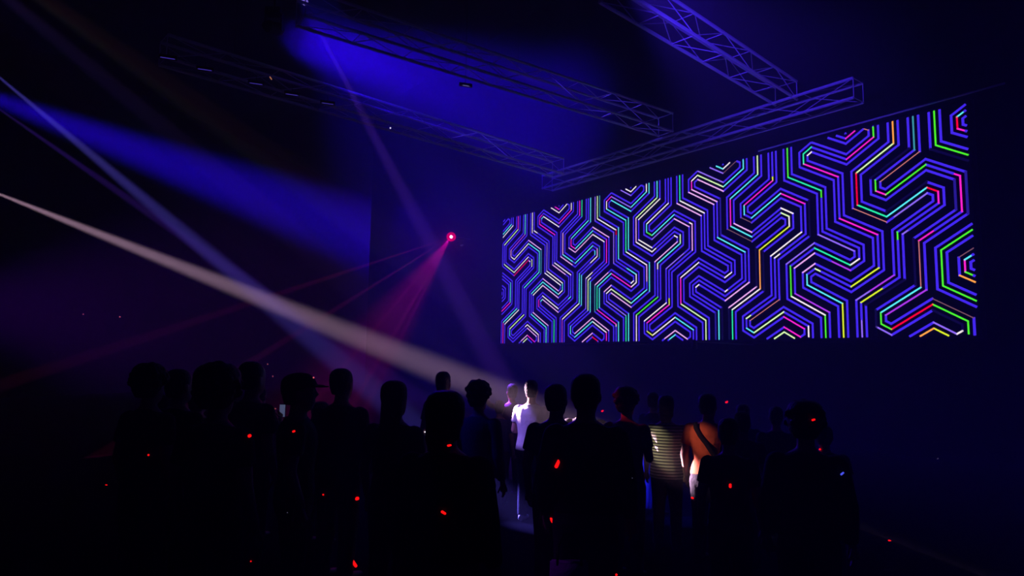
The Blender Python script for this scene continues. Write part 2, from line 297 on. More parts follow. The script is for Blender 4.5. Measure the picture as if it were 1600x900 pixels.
# cabinets: each module of the wall, the face slightly proud of the seam
cabm = None; NCX, NCY = 16, 5
cw, chh = (U1-U0+.02)*S/NCX, (V1-V0+.02)*S/NCY
bm = bmesh.new(); bm_box(bm, (0, 0, 0), (cw-.004, .16, chh-.004))
bmesh.ops.bevel(bm, geom=[e for e in bm.edges], offset=.003, segments=1, affect='EDGES')
cabm = bm_mesh(bm, 'cabinet_module')
cabm.materials.append(M['panel'])
for i in range(NCX):
    for j in range(NCY):
        o = D.objects.new('cabinet_module', cabm); COL.objects.link(o)
        o.location = scr(U0-.01+(i+.5)*cw/S, V0-.01+(j+.5)*chh/S, -.081); o.rotation_euler = (0, 0, math.atan2(UD.y, UD.x)); under(o, led)
bm = bmesh.new()
for a, b in (((U0-.02, V0-.02), (U1+.02, V0-.02)), ((U0-.02, V1+.02), (U1+.02, V1+.02)), ((U0-.02, V0-.02), (U0-.02, V1+.02)), ((U1+.02, V0-.02), (U1+.02, V1+.02))):
    bm_tube(bm, scr(*a, -.10), scr(*b, -.10), .05, seg=4)
fr = link('frame', bm_mesh(bm, 'frame'), mcab); under(fr, led)

# ---------------------------------------------------------------- trusses
BR = {}
def brace_mesh(L, r):
    k = (round(L, 3), round(r, 4))
    if k not in BR:
        bm = bmesh.new(); bm_tube(bm, (0, 0, 0), (0, 0, L), r, seg=6); BR[k] = bm_mesh(bm, 'brace'); BR[k].materials.append(M['truss'])
    return BR[k]
def bar(name, a, b, r, parent, mesh=None):
    a, b = Vector(a), Vector(b); me = mesh or brace_mesh((b-a).length, r)
    o = D.objects.new(name, me); COL.objects.link(o); q = (b-a).to_track_quat('Z', 'Y')
    o.location = a - parent.location; o.rotation_mode = 'QUATERNION'; o.rotation_quaternion = q; o.parent = parent; return o
def WIRE(L):
    bm = bmesh.new(); bm_tube(bm, (0, 0, 0), (0, 0, L), .003, seg=5); me = bm_mesh(bm, 'wire'); me.materials.append(M['black']); return me
def truss(a, b, w, h, step, label, drop=True, group='lighting trusses under the roof'):
    a, b = Vector(a), Vector(b); t = empty('lighting_truss', (a+b)/2); tag(t, label, 'truss', group)
    d = (b-a).normalized(); s = Vector((0, 0, 1)).cross(d).normalized(); u = Vector((0, 0, 1)); L = (b-a).length
    n = max(2, round(L/step)); st = L/n
    cs = [s*(i*w/2)+u*(j*h/2) for i, j in ((-1, -1), (1, -1), (1, 1), (-1, 1))]
    for c in cs: bar('chord', a+c, b+c, .034, t)
    for k in range(n+1):
        p = a+d*(k*st)
        for i in range(4):
            if k in (0, n) or i in (0, 2): bar('brace', p+cs[i], p+cs[(i+1) % 4], .010, t)
        if k < n:
            q = a+d*((k+1)*st); e = k % 2
            for i in range(4):
                A, Bc = (cs[i], cs[(i+1) % 4]) if e else (cs[(i+1) % 4], cs[i])
                bar('brace', p+A, q+Bc, .010, t)
    for f in (.12, .5, .88):
        p = a+d*(L*f)+u*(h/2); w_ = bar('hanging_wire', p, (p.x, p.y, ZC), .003, t, WIRE(ZC-p.z))
    return t
def plane_pt(px, py, off):
    """the pixel's ray met with the upright plane `off` metres in front of the screen"""
    d = ray(px, py); o = Vector((0, 0, CAMZ)); n = ND; return o + d*((SO+ND*off-o).dot(n)/d.dot(n))
# along the screen
p0, p1 = plane_pt(855, 283, 1.3), plane_pt(1341, 141, 1.3)
z = (p0.z+p1.z)/2
q0 = atz(855, 283, p1.z)
T2 = truss((p0.x, p0.y, p1.z), p1, .42, .42, 1.15, 'box truss running along above the top of the video wall')
ZT = p1.z+.5
def ctruss(x0, y0, x1, y1, z, w, h, step, label):
    return truss(atz(x0, y0, z), atz(x1, y1, z), w, h, step, label)
T1 = ctruss(955, -25, 1228, 146, p1.z+.44, .5, .42, 1.0, 'near box truss meeting the screen truss high on the dark side')
T3 = ctruss(470, 12, 1040, 195, 8.3, .5, .5, 1.1, 'long box truss through the middle of the blue lit haze')
T4 = ctruss(255, 78, 872, 262, 7.6, .45, .45, 1.1, 'lowest box truss at the lower edge of the blue lit haze')
bm = bmesh.new(); a, b = plane_pt(1185, 236, .1), plane_pt(1570, 130, .1); bm_tube(bm, a, b, .022, seg=6)
rl = link('rail', bm_mesh(bm, 'rail'), M['truss']); tag(rl, 'thin metal rail along the top edge of the video wall', 'rail')

# ---------------------------------------------------------------- people
def loft(bm, rings, seg=18, cap=True):
    """rings of (centre, rx, ry[, axis]) -> a closed tube of elliptic sections"""
    R = []
    for r in rings:
        c, rx, ry = Vector(r[0]), r[1], r[2]; ax = Vector(r[3]).normalized() if len(r) > 3 else Vector((0, 0, 1))
        if abs(ax.z) > .9: X = Vector((1, 0, 0)) if ax.z > 0 else Vector((1, 0, 0)); X = (X-ax*X.dot(ax)).normalized()
        else: X = Vector((0, 0, 1)).cross(ax).normalized()
        Y = ax.cross(X)
        R.append([bm.verts.new(c + X*(rx*math.cos(t)) + Y*(ry*math.sin(t))) for t in [2*math.pi*i/seg for i in range(seg)]])
    for A, Bq in zip(R, R[1:]):
        for i in range(seg): bm.faces.new((A[i], A[(i+1) % seg], Bq[(i+1) % seg], Bq[i]))
    if cap: bm.faces.new(R[0][::-1]); bm.faces.new(R[-1])
def limb(bm, pts, grow=0.0, seg=14):
    """joints (p, r): tapered tube with balls at the joints"""
    for i, (p, r) in enumerate(pts):
        q = bmesh.ops.create_icosphere(bm, subdivisions=2, radius=r+grow); bmesh.ops.translate(bm, verts=q['verts'], vec=Vector(p))
        if i: bm_tube(bm, pts[i-1][0], p, pts[i-1][1]+grow, r+grow, seg=seg)
def remesh(bm, voxel, smooth=4):
    me = D.meshes.new('tmp'); bmesh.ops.recalc_face_normals(bm, faces=bm.faces); bm.to_mesh(me); bm.free()
    o = D.objects.new('tmp', me); COL.objects.link(o)
    m = o.modifiers.new('r', 'REMESH'); m.mode = 'VOXEL'; m.voxel_size = voxel
    if smooth: s = o.modifiers.new('s', 'SMOOTH'); s.iterations = smooth; s.factor = .5
    dg = bpy.context.evaluated_depsgraph_get(); dg.update(); out = D.meshes.new_from_object(o.evaluated_get(dg))
    D.objects.remove(o); D.meshes.remove(me)
    for p in out.polygons: p.use_smooth = True
    return out
TORSO = [(.80, .150, .105, 0), (.88, .172, .122, -.005), (.95, .172, .120, -.005), (1.02, .158, .110, 0), (1.10, .145, .102, 0), (1.20, .155, .110, 0), (1.30, .172, .120, 0), (1.38, .182, .118, -.005), (1.44, .165, .098, -.01), (1.485, .115, .075, -.01), (1.51, .072, .064, -.005)]
ARMS = {
 'down': ((.235, -.03, 1.14), (.250, .05, .90)),
 'phone': ((.225, .02, 1.15), (.10, .27, 1.24)),
 'crossed': ((.235, .00, 1.15), (.07, .25, 1.10)),
 'look': ((.24, .10, 1.20), (.15, .28, 1.40)),
 'raised': ((.34, .10, 1.46), (.46, .22, 1.66)),
 'hip': ((.34, -.06, 1.17), (.21, .06, 1.02))}
def arm_pts(pose, sgn):
    e, wv = ARMS[pose]; f = lambda p: (p[0]*sgn, p[1], p[2])
    return [((.175*sgn, -.01, 1.415), .058), (f(e), .042), (f(wv), .029)]
LEG = lambda s: [((.088*s, 0, .87), .092), ((.100*s, .015, .49), .060), ((.105*s, -.015, .10), .040)]
def head_rings(g=0.0, z0=1.54):
    H = [(1.545, .030, .035, .050), (1.565, .052, .062, .030), (1.60, .064, .085, .014), (1.65, .073, .094, .008), (1.70, .077, .099, .002), (1.745, .074, .095, -.002), (1.775, .060, .078, -.004), (1.795, .035, .045, -.006), (1.802, .012, .015, -.006)]
    return [((0, y, z+(g if z > 1.74 else 0)), a+g, b+g) for z, a, b, y in H]
def hand_into(bm, wr, el, sgn, grip):
    """palm, four curled fingers of unequal length and a thumb, each finger its own chain"""
    wr, el = Vector(wr), Vector(el); d = (wr-el).normalized()
    side = Vector((0, 0, 1)).cross(d); side = Vector((1, 0, 0)) if side.length < .3 else side.normalized()
    side = Vector((0, 1, 0)) if abs(d.z) > .7 else side
    pn = d.cross(side).normalized()
    if abs(d.z) > .7:
        if pn.x*sgn > 0: pn = -pn
    for k in range(5):
        loft(bm, [(wr+d*(k*.02), .026+.004*min(k, 3), .016, d)] + [(wr+d*(k*.02+.021), .029+.004*min(k, 3), .015, d)], seg=10)
    for i, L in enumerate((.066, .075, .070, .055)):
        o = (i-1.5)*.0185; p = wr+d*.085+side*o; c = .35 if not grip else 1.0; dd = d.copy(); pts = [(p, .0095)]
        for j, f in enumerate((.45, .32, .23)):
            dd = (dd + pn*c*(.35+.3*j)).normalized(); p = p+dd*(L*f); pts.append((p.copy(), .0090-.0008*j))
        for a, b in zip(pts, pts[1:]): bm_tube(bm, a[0], b[0], a[1], b[1], seg=7)
        for a, r in pts: q = bmesh.ops.create_icosphere(bm, subdivisions=1, radius=r*1.04); bmesh.ops.translate(bm, verts=q['verts'], vec=a)
    p = wr+d*.025-side*.026; pts = [(p, .012)]; dd = (d*.7-side*.7+pn*.25).normalized()
    for f in (.032, .026, .022): p = p+dd*f; dd = (dd+d*.35+pn*.2).normalized(); pts.append((p.copy(), .0100))
    for a, b in zip(pts, pts[1:]): bm_tube(bm, a[0], b[0], a[1], b[1], seg=7)
    for a, r in pts: q = bmesh.ops.create_icosphere(bm, subdivisions=1, radius=r*1.04); bmesh.ops.translate(bm, verts=q['verts'], vec=a)
CACHE = {}
def cached(key, fn):
    if key not in CACHE: CACHE[key] = fn()
    return CACHE[key]
def body_mesh(pl, pr):
    bm = bmesh.new(); loft(bm, [((0, y, z), a*.96, b*.94) for z, a, b, y in TORSO])
    loft(bm, [((0, -.012, 1.46), .066, .066), ((0, -.006, 1.52), .056, .058), ((0, .004, 1.60), .054, .058)])
    loft(bm, head_rings())
    loft(bm, [((0, .092, 1.70), .010, .008), ((0, .106, 1.675), .013, .014), ((0, .112, 1.655), .017, .016), ((0, .098, 1.640), .012, .010)], seg=8)   # nose
    for s in (-1, 1):
        loft(bm, [((.078*s, -.004, 1.625), .008, .012), ((.084*s, -.008, 1.655), .011, .020), ((.083*s, -.010, 1.685), .009, .020), ((.078*s, -.008, 1.70), .006, .012)], seg=8)   # ears
        loft(bm, [((.030*s, .078, 1.712), .022, .013), ((.030*s, .082, 1.722), .020, .012)], seg=8)   # brows
        limb(bm, arm_pts(pl if s < 0 else pr, s)); limb(bm, LEG(s))
        loft(bm, [((.105*s, -.04, .02), .035, .05), ((.105*s, -.01, .10), .035, .045)], seg=10)
        loft(bm, [((.105*s, -.06, .035), .030, .030, (0, 1, 0)), ((.108*s, .05, .032), .038, .028, (0, 1, 0)), ((.112*s, .15, .022), .034, .018, (0, 1, 0)), ((.112*s, .185, .02), .020, .012, (0, 1, 0))], seg=10)
    loft(bm, [((0, .094, 1.612), .022, .010), ((0, .099, 1.604), .024, .010), ((0, .094, 1.596), .020, .010)], seg=8)   # lips
    me = remesh(bm, .0125, 3)
    bm = bmesh.new(); bm.from_mesh(me); D.meshes.remove(me)
    for s in (-1, 1):
        P = pl if s < 0 else pr; a = arm_pts(P, s); hb = bmesh.new(); hand_into(hb, a[2][0], a[1][0], s, P in ('phone', 'crossed', 'look'))
        hm = remesh(hb, .0055, 1); bm.from_mesh(hm); D.meshes.remove(hm)
        q = bmesh.ops.create_uvsphere(bm, u_segments=10, v_segments=8, radius=.0125); bmesh.ops.translate(bm, verts=q['verts'], vec=(.030*s, .083, 1.693))   # eyes
    return bm_mesh(bm, 'body', True)
def shirt_mesh(pl, pr, sleeve, fit, hem):
    bm = bmesh.new(); g = .014+fit
    R = [((0, y, z), a+g, b+g) for z, a, b, y in TORSO if z >= hem and z < 1.47]
    R = [((0, 0, hem), TORSO[2][1]+g+.004, TORSO[2][2]+g+.004)] + [r for r in R if r[0][2] > hem+.02]
    R += [((0, -.012, 1.475), .125, .085), ((0, -.012, 1.50), .078, .072)]
    loft(bm, R)
    for s in (-1, 1):
        a = arm_pts(pl if s < 0 else pr, s); S0, E, W = Vector(a[0][0]), Vector(a[1][0]), Vector(a[2][0])
        if sleeve == 'none': limb(bm, [(S0*1.0, .056)], .004)
        elif sleeve == 'short':
            q = S0.lerp(E, .62); limb(bm, [(S0, .062)], .01); bm_tube(bm, S0, q, .070, .066, seg=14)
        else:
            q = E.lerp(W, .93); limb(bm, [(S0, .060), (E, .048)], .016); bm_tube(bm, E, q, .062, .044, seg=14)
    return remesh(bm, .014, 3)
def trouser_mesh(short=False, slim=True):
    bm = bmesh.new(); g = .010 if slim else .022
    loft(bm, [((0, y, z), a+g, b+g) for z, a, b, y in TORSO if z <= 1.02] )
    for s in (-1, 1):
        L = LEG(s)
        if short: k = Vector(L[0][0]).lerp(Vector(L[1][0]), .85); limb(bm, [L[0]], .012); bm_tube(bm, L[0][0], k, .105, .088, seg=14)
        else: limb(bm, L[:2], g+.006); bm_tube(bm, L[1][0], (L[2][0][0], L[2][0][1], .07), L[1][1]+g+.006, .054+g, seg=14)
    return remesh(bm, .014, 3)
def shoe_mesh():
    bm = bmesh.new(); s = 0
    loft(bm, [((s, -.085, .045), .030, .035, (0, 1, 0)), ((s, -.05, .052), .042, .050, (0, 1, 0)), ((s, .02, .045), .045, .045, (0, 1, 0)), ((s+.004, .10, .035), .050, .035, (0, 1, 0)), ((s+.004, .17, .028), .044, .027, (0, 1, 0)), ((s+.002, .205, .024), .024, .020, (0, 1, 0))], seg=12)
    loft(bm, [((s, -.03, .06), .045, .055), ((s, -.02, .11), .043, .050)], seg=12)
    m = remesh(bm, .010, 2); return m
def hair_mesh(style):
    bm = bmesh.new(); g = {'short': .010, 'bob': .020, 'long': .016, 'afro': .05, 'bun': .012, 'cap': .008, 'curly': .034}[style]
    cen = -.022
    H = [(1.66, .074, .086), (1.70, .078, .092), (1.745, .075, .090), (1.775, .062, .075), (1.797, .038, .045), (1.805, .012, .015)]
    loft(bm, [((0, cen-.002, z+(g if z > 1.72 else g*.4)), a+g, b+g) for z, a, b in H])
    loft(bm, [((0, -.045, 1.585), .050+g*.5, .045+g*.5), ((0, -.040, 1.64), .066+g, .062+g), ((0, -.03, 1.70), .07+g, .075+g)])
    if style in ('bob', 'long'):
        z0 = 1.50 if style == 'bob' else 1.32
        loft(bm, [((0, -.085, z0), .055, .022), ((0, -.075, z0+.08), .082, .035), ((0, -.050, 1.56), .088, .05), ((0, -.035, 1.66), .09, .07)])
    if style in ('afro', 'curly'):
        for i in range(46 if style == 'afro' else 30):
            t = random.uniform(0, 2*math.pi); zz = random.uniform(-.3, 1); rr = math.sqrt(max(0, 1-zz*zz)); R0 = (.078+g, .09+g, .085+g)
            y = cen+rr*math.sin(t)*R0[1]
            if y > .075 and zz < .4: continue
            q = bmesh.ops.create_icosphere(bm, subdivisions=1, radius=random.uniform(.022, .034)); bmesh.ops.translate(bm, verts=q['verts'], vec=(rr*math.cos(t)*R0[0], y, 1.715+zz*R0[2]))
    if style == 'bun':
        q = bmesh.ops.create_icosphere(bm, subdivisions=2, radius=.045); bmesh.ops.translate(bm, verts=q['verts'], vec=(0, -.06, 1.835))
        loft(bm, [((0, -.045, 1.79), .03, .03), ((0, -.055, 1.83), .03, .03)])
    return remesh(bm, .009, 1)
def cap_mesh():
    bm = bmesh.new()
    loft(bm, [((0, 0, 1.715), .090, .110), ((0, -.002, 1.75), .090, .108), ((0, -.004, 1.79), .074, .090), ((0, -.004, 1.815), .045, .055), ((0, -.004, 1.822), .012, .012)])
    loft(bm, [((0, .09, 1.722), .070, .060), ((0, .095, 1.732), .070, .060)]); loft(bm, [((0, .13, 1.714), .060, .060), ((0, .13, 1.724), .060, .060)])
    return remesh(bm, .008, 1)
def cloth(name, col, rough=.9, scale=40, bump=.25): return mat(name, col, rough, scale=scale, vary=.12, bump=bump)
CL = dict(black=cloth('black_cloth', (.012, .012, .014)), navy=cloth('navy_cloth', (.05, .05, .16)), white=cloth('white_cotton', (.78, .78, .80), scale=9, bump=.6),
          orange=cloth('orange_cotton', (.85, .20, .08), scale=9, bump=.5), jeans=cloth('black_jeans', (.03, .03, .04)), denim=cloth('pale_denim', (.35, .42, .65)),
          plum=cloth('plum_cloth', (.22, .06, .12)), grey=cloth('grey_cloth', (.22, .22, .26)), purple=cloth('purple_cloth', (.30, .08, .42)), shoe=cloth('black_shoe_leather', (.015, .015, .015), .5), wshoe=cloth('white_shoe_leather', (.7, .7, .7), .5))
def striped(name, c1, c2, sc):
    m, n, b = rawmat(name); tc = n.nodes.new('ShaderNodeTexCoord'); wv = n.nodes.new('ShaderNodeTexWave'); wv.wave_type = 'BANDS'; wv.bands_direction = 'Z'
    wv.inputs['Scale'].default_value = sc; wv.inputs['Distortion'].default_value = .6; wv.inputs['Detail'].default_value = 1; wv.inputs['Detail Scale'].default_value = .6
    r = n.nodes.new('ShaderNodeValToRGB'); r.color_ramp.elements[0].position = .35; r.color_ramp.elements[0].color = (*c1, 1); r.color_ramp.elements[1].position = .5; r.color_ramp.elements[1].color = (*c2, 1)
    n.links.new(tc.outputs['Object'], wv.inputs['Vector']); n.links.new(wv.outputs['Fac'], r.inputs[0]); n.links.new(r.outputs[0], b.inputs['Base Color']); b.inputs['Roughness'].default_value = .9
    return m
CL['stripes'] = striped('striped_knit', (.03, .03, .04), (.75, .72, .55), 9.0)
PEOPLE = {}
def person(key, px, ytop, Y, face, label, pose=('down', 'down'), shirt='black', sleeve='short', legs='jeans', hair='short', skin='skin', hm='hair', shoes='shoe', wide=1.0, hem=.93, fit=0.0, xoff=0.0, hat=False, group='standing crowd watching the screen', extra=.0):
    top = at(px, ytop, Y); Hh = 1.805 + {'afro': .045, 'curly': .03, 'bun': .07, 'cap': .008}.get(hair, .012)
    s = top.z/Hh; e = empty('person', (top.x+xoff, top.y, 0), math.radians(face)); e.scale = (s*wide, s*wide, s)
    tag(e, label, 'person', group)
    pl, pr = pose
    def part(name, me, m, par=e):
        if not me.materials: me.materials.append(m)
        o = D.objects.new(name, me); COL.objects.link(o); o.parent = par
        o.material_slots[0].link = 'OBJECT'; o.material_slots[0].material = m; return o
    body = part('body', cached(('b', pl, pr), lambda: body_mesh(pl, pr)), M[skin])
    part('shirt', cached(('s', pl, pr, sleeve, fit, hem), lambda: shirt_mesh(pl, pr, sleeve, fit, hem)), CL[shirt])
    part('trousers', cached(('t', legs == 'shorts'), lambda: trouser_mesh(legs == 'shorts')), CL['jeans' if legs == 'shorts' else legs])
    for sg in (-1, 1):
        o = part('shoe', cached('shoe', shoe_mesh), CL[shoes]); o.location = (.106*sg, 0, 0)
    if hair != 'cap': part('hair', cached(('h', hair), lambda: hair_mesh(hair)), M[hm])
    else:
        part('hair', cached(('h', 'short'), lambda: hair_mesh('short')), M[hm]); part('cap', cached('cap', cap_mesh), CL['black'])
    PEOPLE[key] = e; return e
G2 = 'standing crowd watching the screen'
person('A', 238, 568, 5.0, -20, 'man with wide dark head of hair, farthest left silhouette of the crowd', hair='curly')
person('B', 283, 576, 5.4, -25, 'short haired silhouette beside the leftmost tall head', hair='short', wide=1.08)
person('C', 345, 570, 4.1, -15, 'big rounded afro silhouette, the widest head on the left', hair='afro', wide=1.05)
person('C3', 397, 564, 5.6, -30, 'silhouette just behind the big afro head', hair='short', wide=1.05)
person('D', 406, 601, 7.2, -8, 'short silhouette in the gap between the afro head and the capped head', pose=('down', 'look'))
person('E', 470, 584, 4.9, -75, 'silhouette in a baseball cap whose peak points to the screen side', hair='cap', wide=1.12)
person('F', 536, 575, 5.9, -20, 'broad silhouette with cropped hair next to the capped head', hair='short', wide=1.1, sleeve='long')
person('G', 619, 595, 5.0, -25, 'long haired silhouette standing alone with hair down to the shoulders', hair='long', wide=1.06)
person('H', 694, 580, 7.6, -20, 'far short haired head right above the wide shouldered near person', hair='short', wide=1.0)
person('T', 699, 612, 3.5, -18, 'nearest wide shouldered silhouette with back to the camera', hair='bob', wide=1.1, sleeve='long')
person('I', 749, 594, 6.0, -22, 'round headed person in a navy top next to the white shirt', hair='curly', shirt='navy', sleeve='long', wide=.95)
person('J', 800, 599, 9.6, 20, 'bare shouldered person behind the white shirt wearer, arm raised', pose=('raised', 'down'), sleeve='none', shirt='plum', hair='short')
person('J2', 781, 625, 9.0, -10, 'small dark head peeking out beside the white sleeve', hair='short', shirt='navy')
person('K', 831, 593, 8.15, -18, 'person in a bright white t-shirt and dark trousers', pose=('crossed', 'phone'), shirt='white', hair='short', hm='hair', shoes='wshoe', fit=.02, hem=.90)
person('L', 870, 599, 5.4, -25, 'dark clothed person directly in front of the white shirt wearer', hair='short', wide=1.08)
person('M', 916, 583, 4.4, -15, 'tall dark clothed person holding a purple tote bag', hair='short', wide=1.12, sleeve='long')
person('N', 979, 604, 6.1, -30, 'person in a plum top with red lit neck', pose=('phone', 'phone'), hair='curly', shirt='plum', wide=1.0)
person('O', 1041, 618, 7.0, -20, 'person in a striped knit shirt', hair='bob', shirt='stripes', sleeve='short', hem=.84, fit=.015)
person('P', 1021, 612, 8.6, -40, 'person in pale denim behind the plum top', hair='short', shirt='navy', sleeve='long', legs='denim', pose=('down', 'hip'))
person('Q', 1106, 614, 6.6, -35, 'person in an orange t-shirt with a dark strap across the back', hair='short', shirt='orange', wide=1.12)
person('Q2', 1160, 642, 6.2, -25, 'short black clothed silhouette in front of the orange shirt', hair='short')
person('Q3', 1138, 652, 4.9, -25, 'low black silhouette covering the right half of the orange shirt', hair='short')
person('R', 1160, 632, 7.7, -15, 'bluish lit person between the orange shirt and the broad right silhouette', hair='bob', shirt='navy')
person('S2', 1212, 634, 7.0, -20, 'faint silhouette next to the rightmost broad one', hair='short')
person('S', 1257, 626, 4.2, -25, 'broad curly headed silhouette, rightmost of the crowd', hair='curly', wide=1.05, sleeve='long')

person('U', 1287, 664, 6.1, -20, 'short added silhouette low behind the rightmost broad one, stopping a beam', hair='short', wide=1.12)  # figure added to catch the tail of the long left beam
person('W', 914, 614, 7.6, -15, 'dark figure added behind the tall silhouette to stop the beam', hair='short', wide=1.2)  # unseen figure added in the long left beam's path to block it
person('V1', 262, 616, 6.8, -15, 'dark figure low between the two leftmost heads', hair='short', wide=1.15)
person('V2', 312, 612, 7.4, -20, 'dark figure low on the left flank of the afro head', hair='bob', wide=1.15)
person('V3', 503, 628, 7.0, -20, 'dark figure low between the cap and the cropped hair', hair='bob', wide=1.15)
bpy.context.view_layer.update()
# strap across the orange shirt
def curve_strip(name, pts, w, th, m, parent=None):
    bm = bmesh.new(); prev = None
    for i, p in enumerate(pts):
        p = Vector(p); d = (Vector(pts[min(i+1, len(pts)-1)])-Vector(pts[max(i-1, 0)])).normalized(); n = Vector((0, -1, 0)); s_ = d.cross(n).normalized()
        q = [bm.verts.new(p+s_*a*w/2+n*b_*th) for a, b_ in ((-1, 0), (1, 0), (1, 1), (-1, 1))]
        if prev:
            for k in range(4): bm.faces.new((prev[k], prev[(k+1) % 4], q[(k+1) % 4], q[k]))
        else: bm.faces.new(q[::-1])
        prev = q
    bm.faces.new(prev); return link(name, bm_mesh(bm, name, True), m, parent)
q = PEOPLE['Q']; bg_ = empty('crossbody_bag'); bg_.matrix_world = q.matrix_world.copy(); tag(bg_, 'black crossbody bag slung over the orange t-shirt', 'bag')
curve_strip('strap', [(-.10, -.085, 1.50), (-.08, -.128, 1.44), (-.03, -.147, 1.36), (.03, -.148, 1.28), (.09, -.142, 1.18), (.15, -.125, 1.08), (.19, -.10, 1.0)], .045, .006, CL['black'], bg_)
bm = bmesh.new(); bm_box(bm, (.235, -.05, .92), (.09, .22, .18)); bmesh.ops.bevel(bm, geom=list(bm.edges), offset=.02, segments=2, affect='EDGES'); link('pouch', bm_mesh(bm, 'pouch', True), CL['black'], bg_)
# tote bag in M's hand
tb = empty('tote_bag', at(889, 876, 4.12)); tag(tb, 'purple tote bag carried low by the tall silhouette at the bottom edge', 'bag')
bm = bmesh.new(); w_ = 58*4.12/F
loft(bm, [((0, 0, -.38), w_/2*.92, .05), ((0, 0, -.2), w_/2*1.0, .055), ((0, 0, 0), w_/2*.97, .035)], seg=4) if False else None
pr = []
for z_, a_, b_ in ((-.38, .46, .05), (-.25, .49, .055), (-.1, .49, .05), (0, .485, .03)):
    pr.append([bm.verts.new((x_*w_*a_, y_*b_, z_)) for x_, y_ in ((-1, -1), (1, -1), (1, 1), (-1, 1))])
for A_, B_ in zip(pr, pr[1:]):
    for k in range(4): bm.faces.new((A_[k], A_[(k+1) % 4], B_[(k+1) % 4], B_[k]))
bm.faces.new(pr[0][::-1]); bm.faces.new(pr[-1]); bmesh.ops.bevel(bm, geom=list(bm.edges), offset=.008, segments=2, affect='EDGES')
link('bag_body', bm_mesh(bm, 'bag_body', True), CL['purple'], tb)
for y_ in (-.03, .03):
    bm = bmesh.new(); P_ = [(-.07, y_, -.02), (-.065, y_*.6, .08), (-.03, 0, .15), (.03, 0, .15), (.065, y_*.6, .08), (.07, y_, -.02)]
    for a_, b_ in zip(P_, P_[1:]): bm_tube(bm, a_, b_, .008, seg=6)
    link('handle', bm_mesh(bm, 'handle', True), CL['black'], tb)
# phone of the person in the gap
bm = bmesh.new(); bm_box(bm, (0, 0, 0), (.075, .009, .15)); bmesh.ops.bevel(bm, geom=list(bm.edges), offset=.004, segments=2, affect='EDGES')
pd = PEOPLE['D'].matrix_world @ Vector((.150, .325, 1.485)); ph = empty('phone', pd, math.radians(-8)); tag(ph, 'lit phone held up by the short silhouette beside the afro head', 'phone')
link('phone_case', bm_mesh(bm, 'phone_case'), M['black'], ph)
bm = bmesh.new(); bm_box(bm, (0, -.0055, 0), (.062, .003, .13)); link('phone_screen', bm_mesh(bm, 'phone_screen'), emit('phone_glow', (.18, .22, .45), .35), ph)

# ---------------------------------------------------------------- roof lamps, laser and wall fixtures
def roof_lamp(o, a, b, label):
    d = (b-a).normalized(); e = empty('spotlight', a); tag(e, label, 'lamp', 'moving head lamps hung from the roof trusses')
    R = d.to_track_quat('Z', 'Y').to_matrix()
    bm = bmesh.new(); 
    def T(z0, z1, r1, r2): bm_tube(bm, R@Vector((0, 0, z0)), R@Vector((0, 0, z1)), r1, r2, seg=16)
    T(-.42, -.34, .07, .12); T(-.34, -.10, .12, .13); T(-.10, -.02, .13, .11); link('housing', bm_mesh(bm, 'housing', False), M['black'], e)
    bm = bmesh.new(); bm_tube(bm, R@Vector((0, 0, -.021)), R@Vector((0, 0, -.012)), .09, seg=16); link('lens', bm_mesh(bm, 'lens'), M['lens'], e)
    bm = bmesh.new(); c = R@Vector((0, 0, -.2)); u = Vector((0, 0, 1))
    for s_ in (-1, 1): bm_box(bm, c+Vector((.16*s_, 0, .10)), (.03, .07, .30))
    bm_box(bm, c+Vector((0, 0, .26)), (.35, .09, .04)); link('yoke', bm_mesh(bm, 'yoke'), M['black'], e)
    bm = bmesh.new(); bm_box(bm, c+Vector((0, 0, .33)), (.30, .22, .12)); link('base', bm_mesh(bm, 'base'), M['black'], e)
    bm = bmesh.new(); bm_tube(bm, c+Vector((0, 0, .38)), Vector((c.x, c.y, ZC-a.z)), .02, seg=6); link('hanging_pole', bm_mesh(bm, 'hanging_pole'), M['black'], e)
    return e
RL = ['moving head lamp at the top sending the violet beam into the crowd', 'large blue wash lamp at the left start of the blue haze', 'small blue lamp under the lowest truss', 'small blue lamp beside the middle truss']
k = 0
for o, a, b, kd in LAMPS:
    if kd == 'roof': roof_lamp(o, a, b, RL[k]); k += 1
    elif kd == 'down':
        e = empty('downlight', a); tag(e, 'small dark can lamp under the video wall shining blue onto the crowd', 'lamp')
        bm = bmesh.new(); bm_tube(bm, (0, 0, .04), (0, 0, .24), .07, .06, seg=14); link('housing', bm_mesh(bm, 'housing'), M['black'], e)
        q_ = (SO+ND*back_off-a).dot(ND)
        bm = bmesh.new(); bm_tube(bm, (0, 0, .2), Vector((0, 0, .2))+ND*q_, .02, seg=6); link('wall_arm', bm_mesh(bm, 'wall_arm'), M['black'], e)
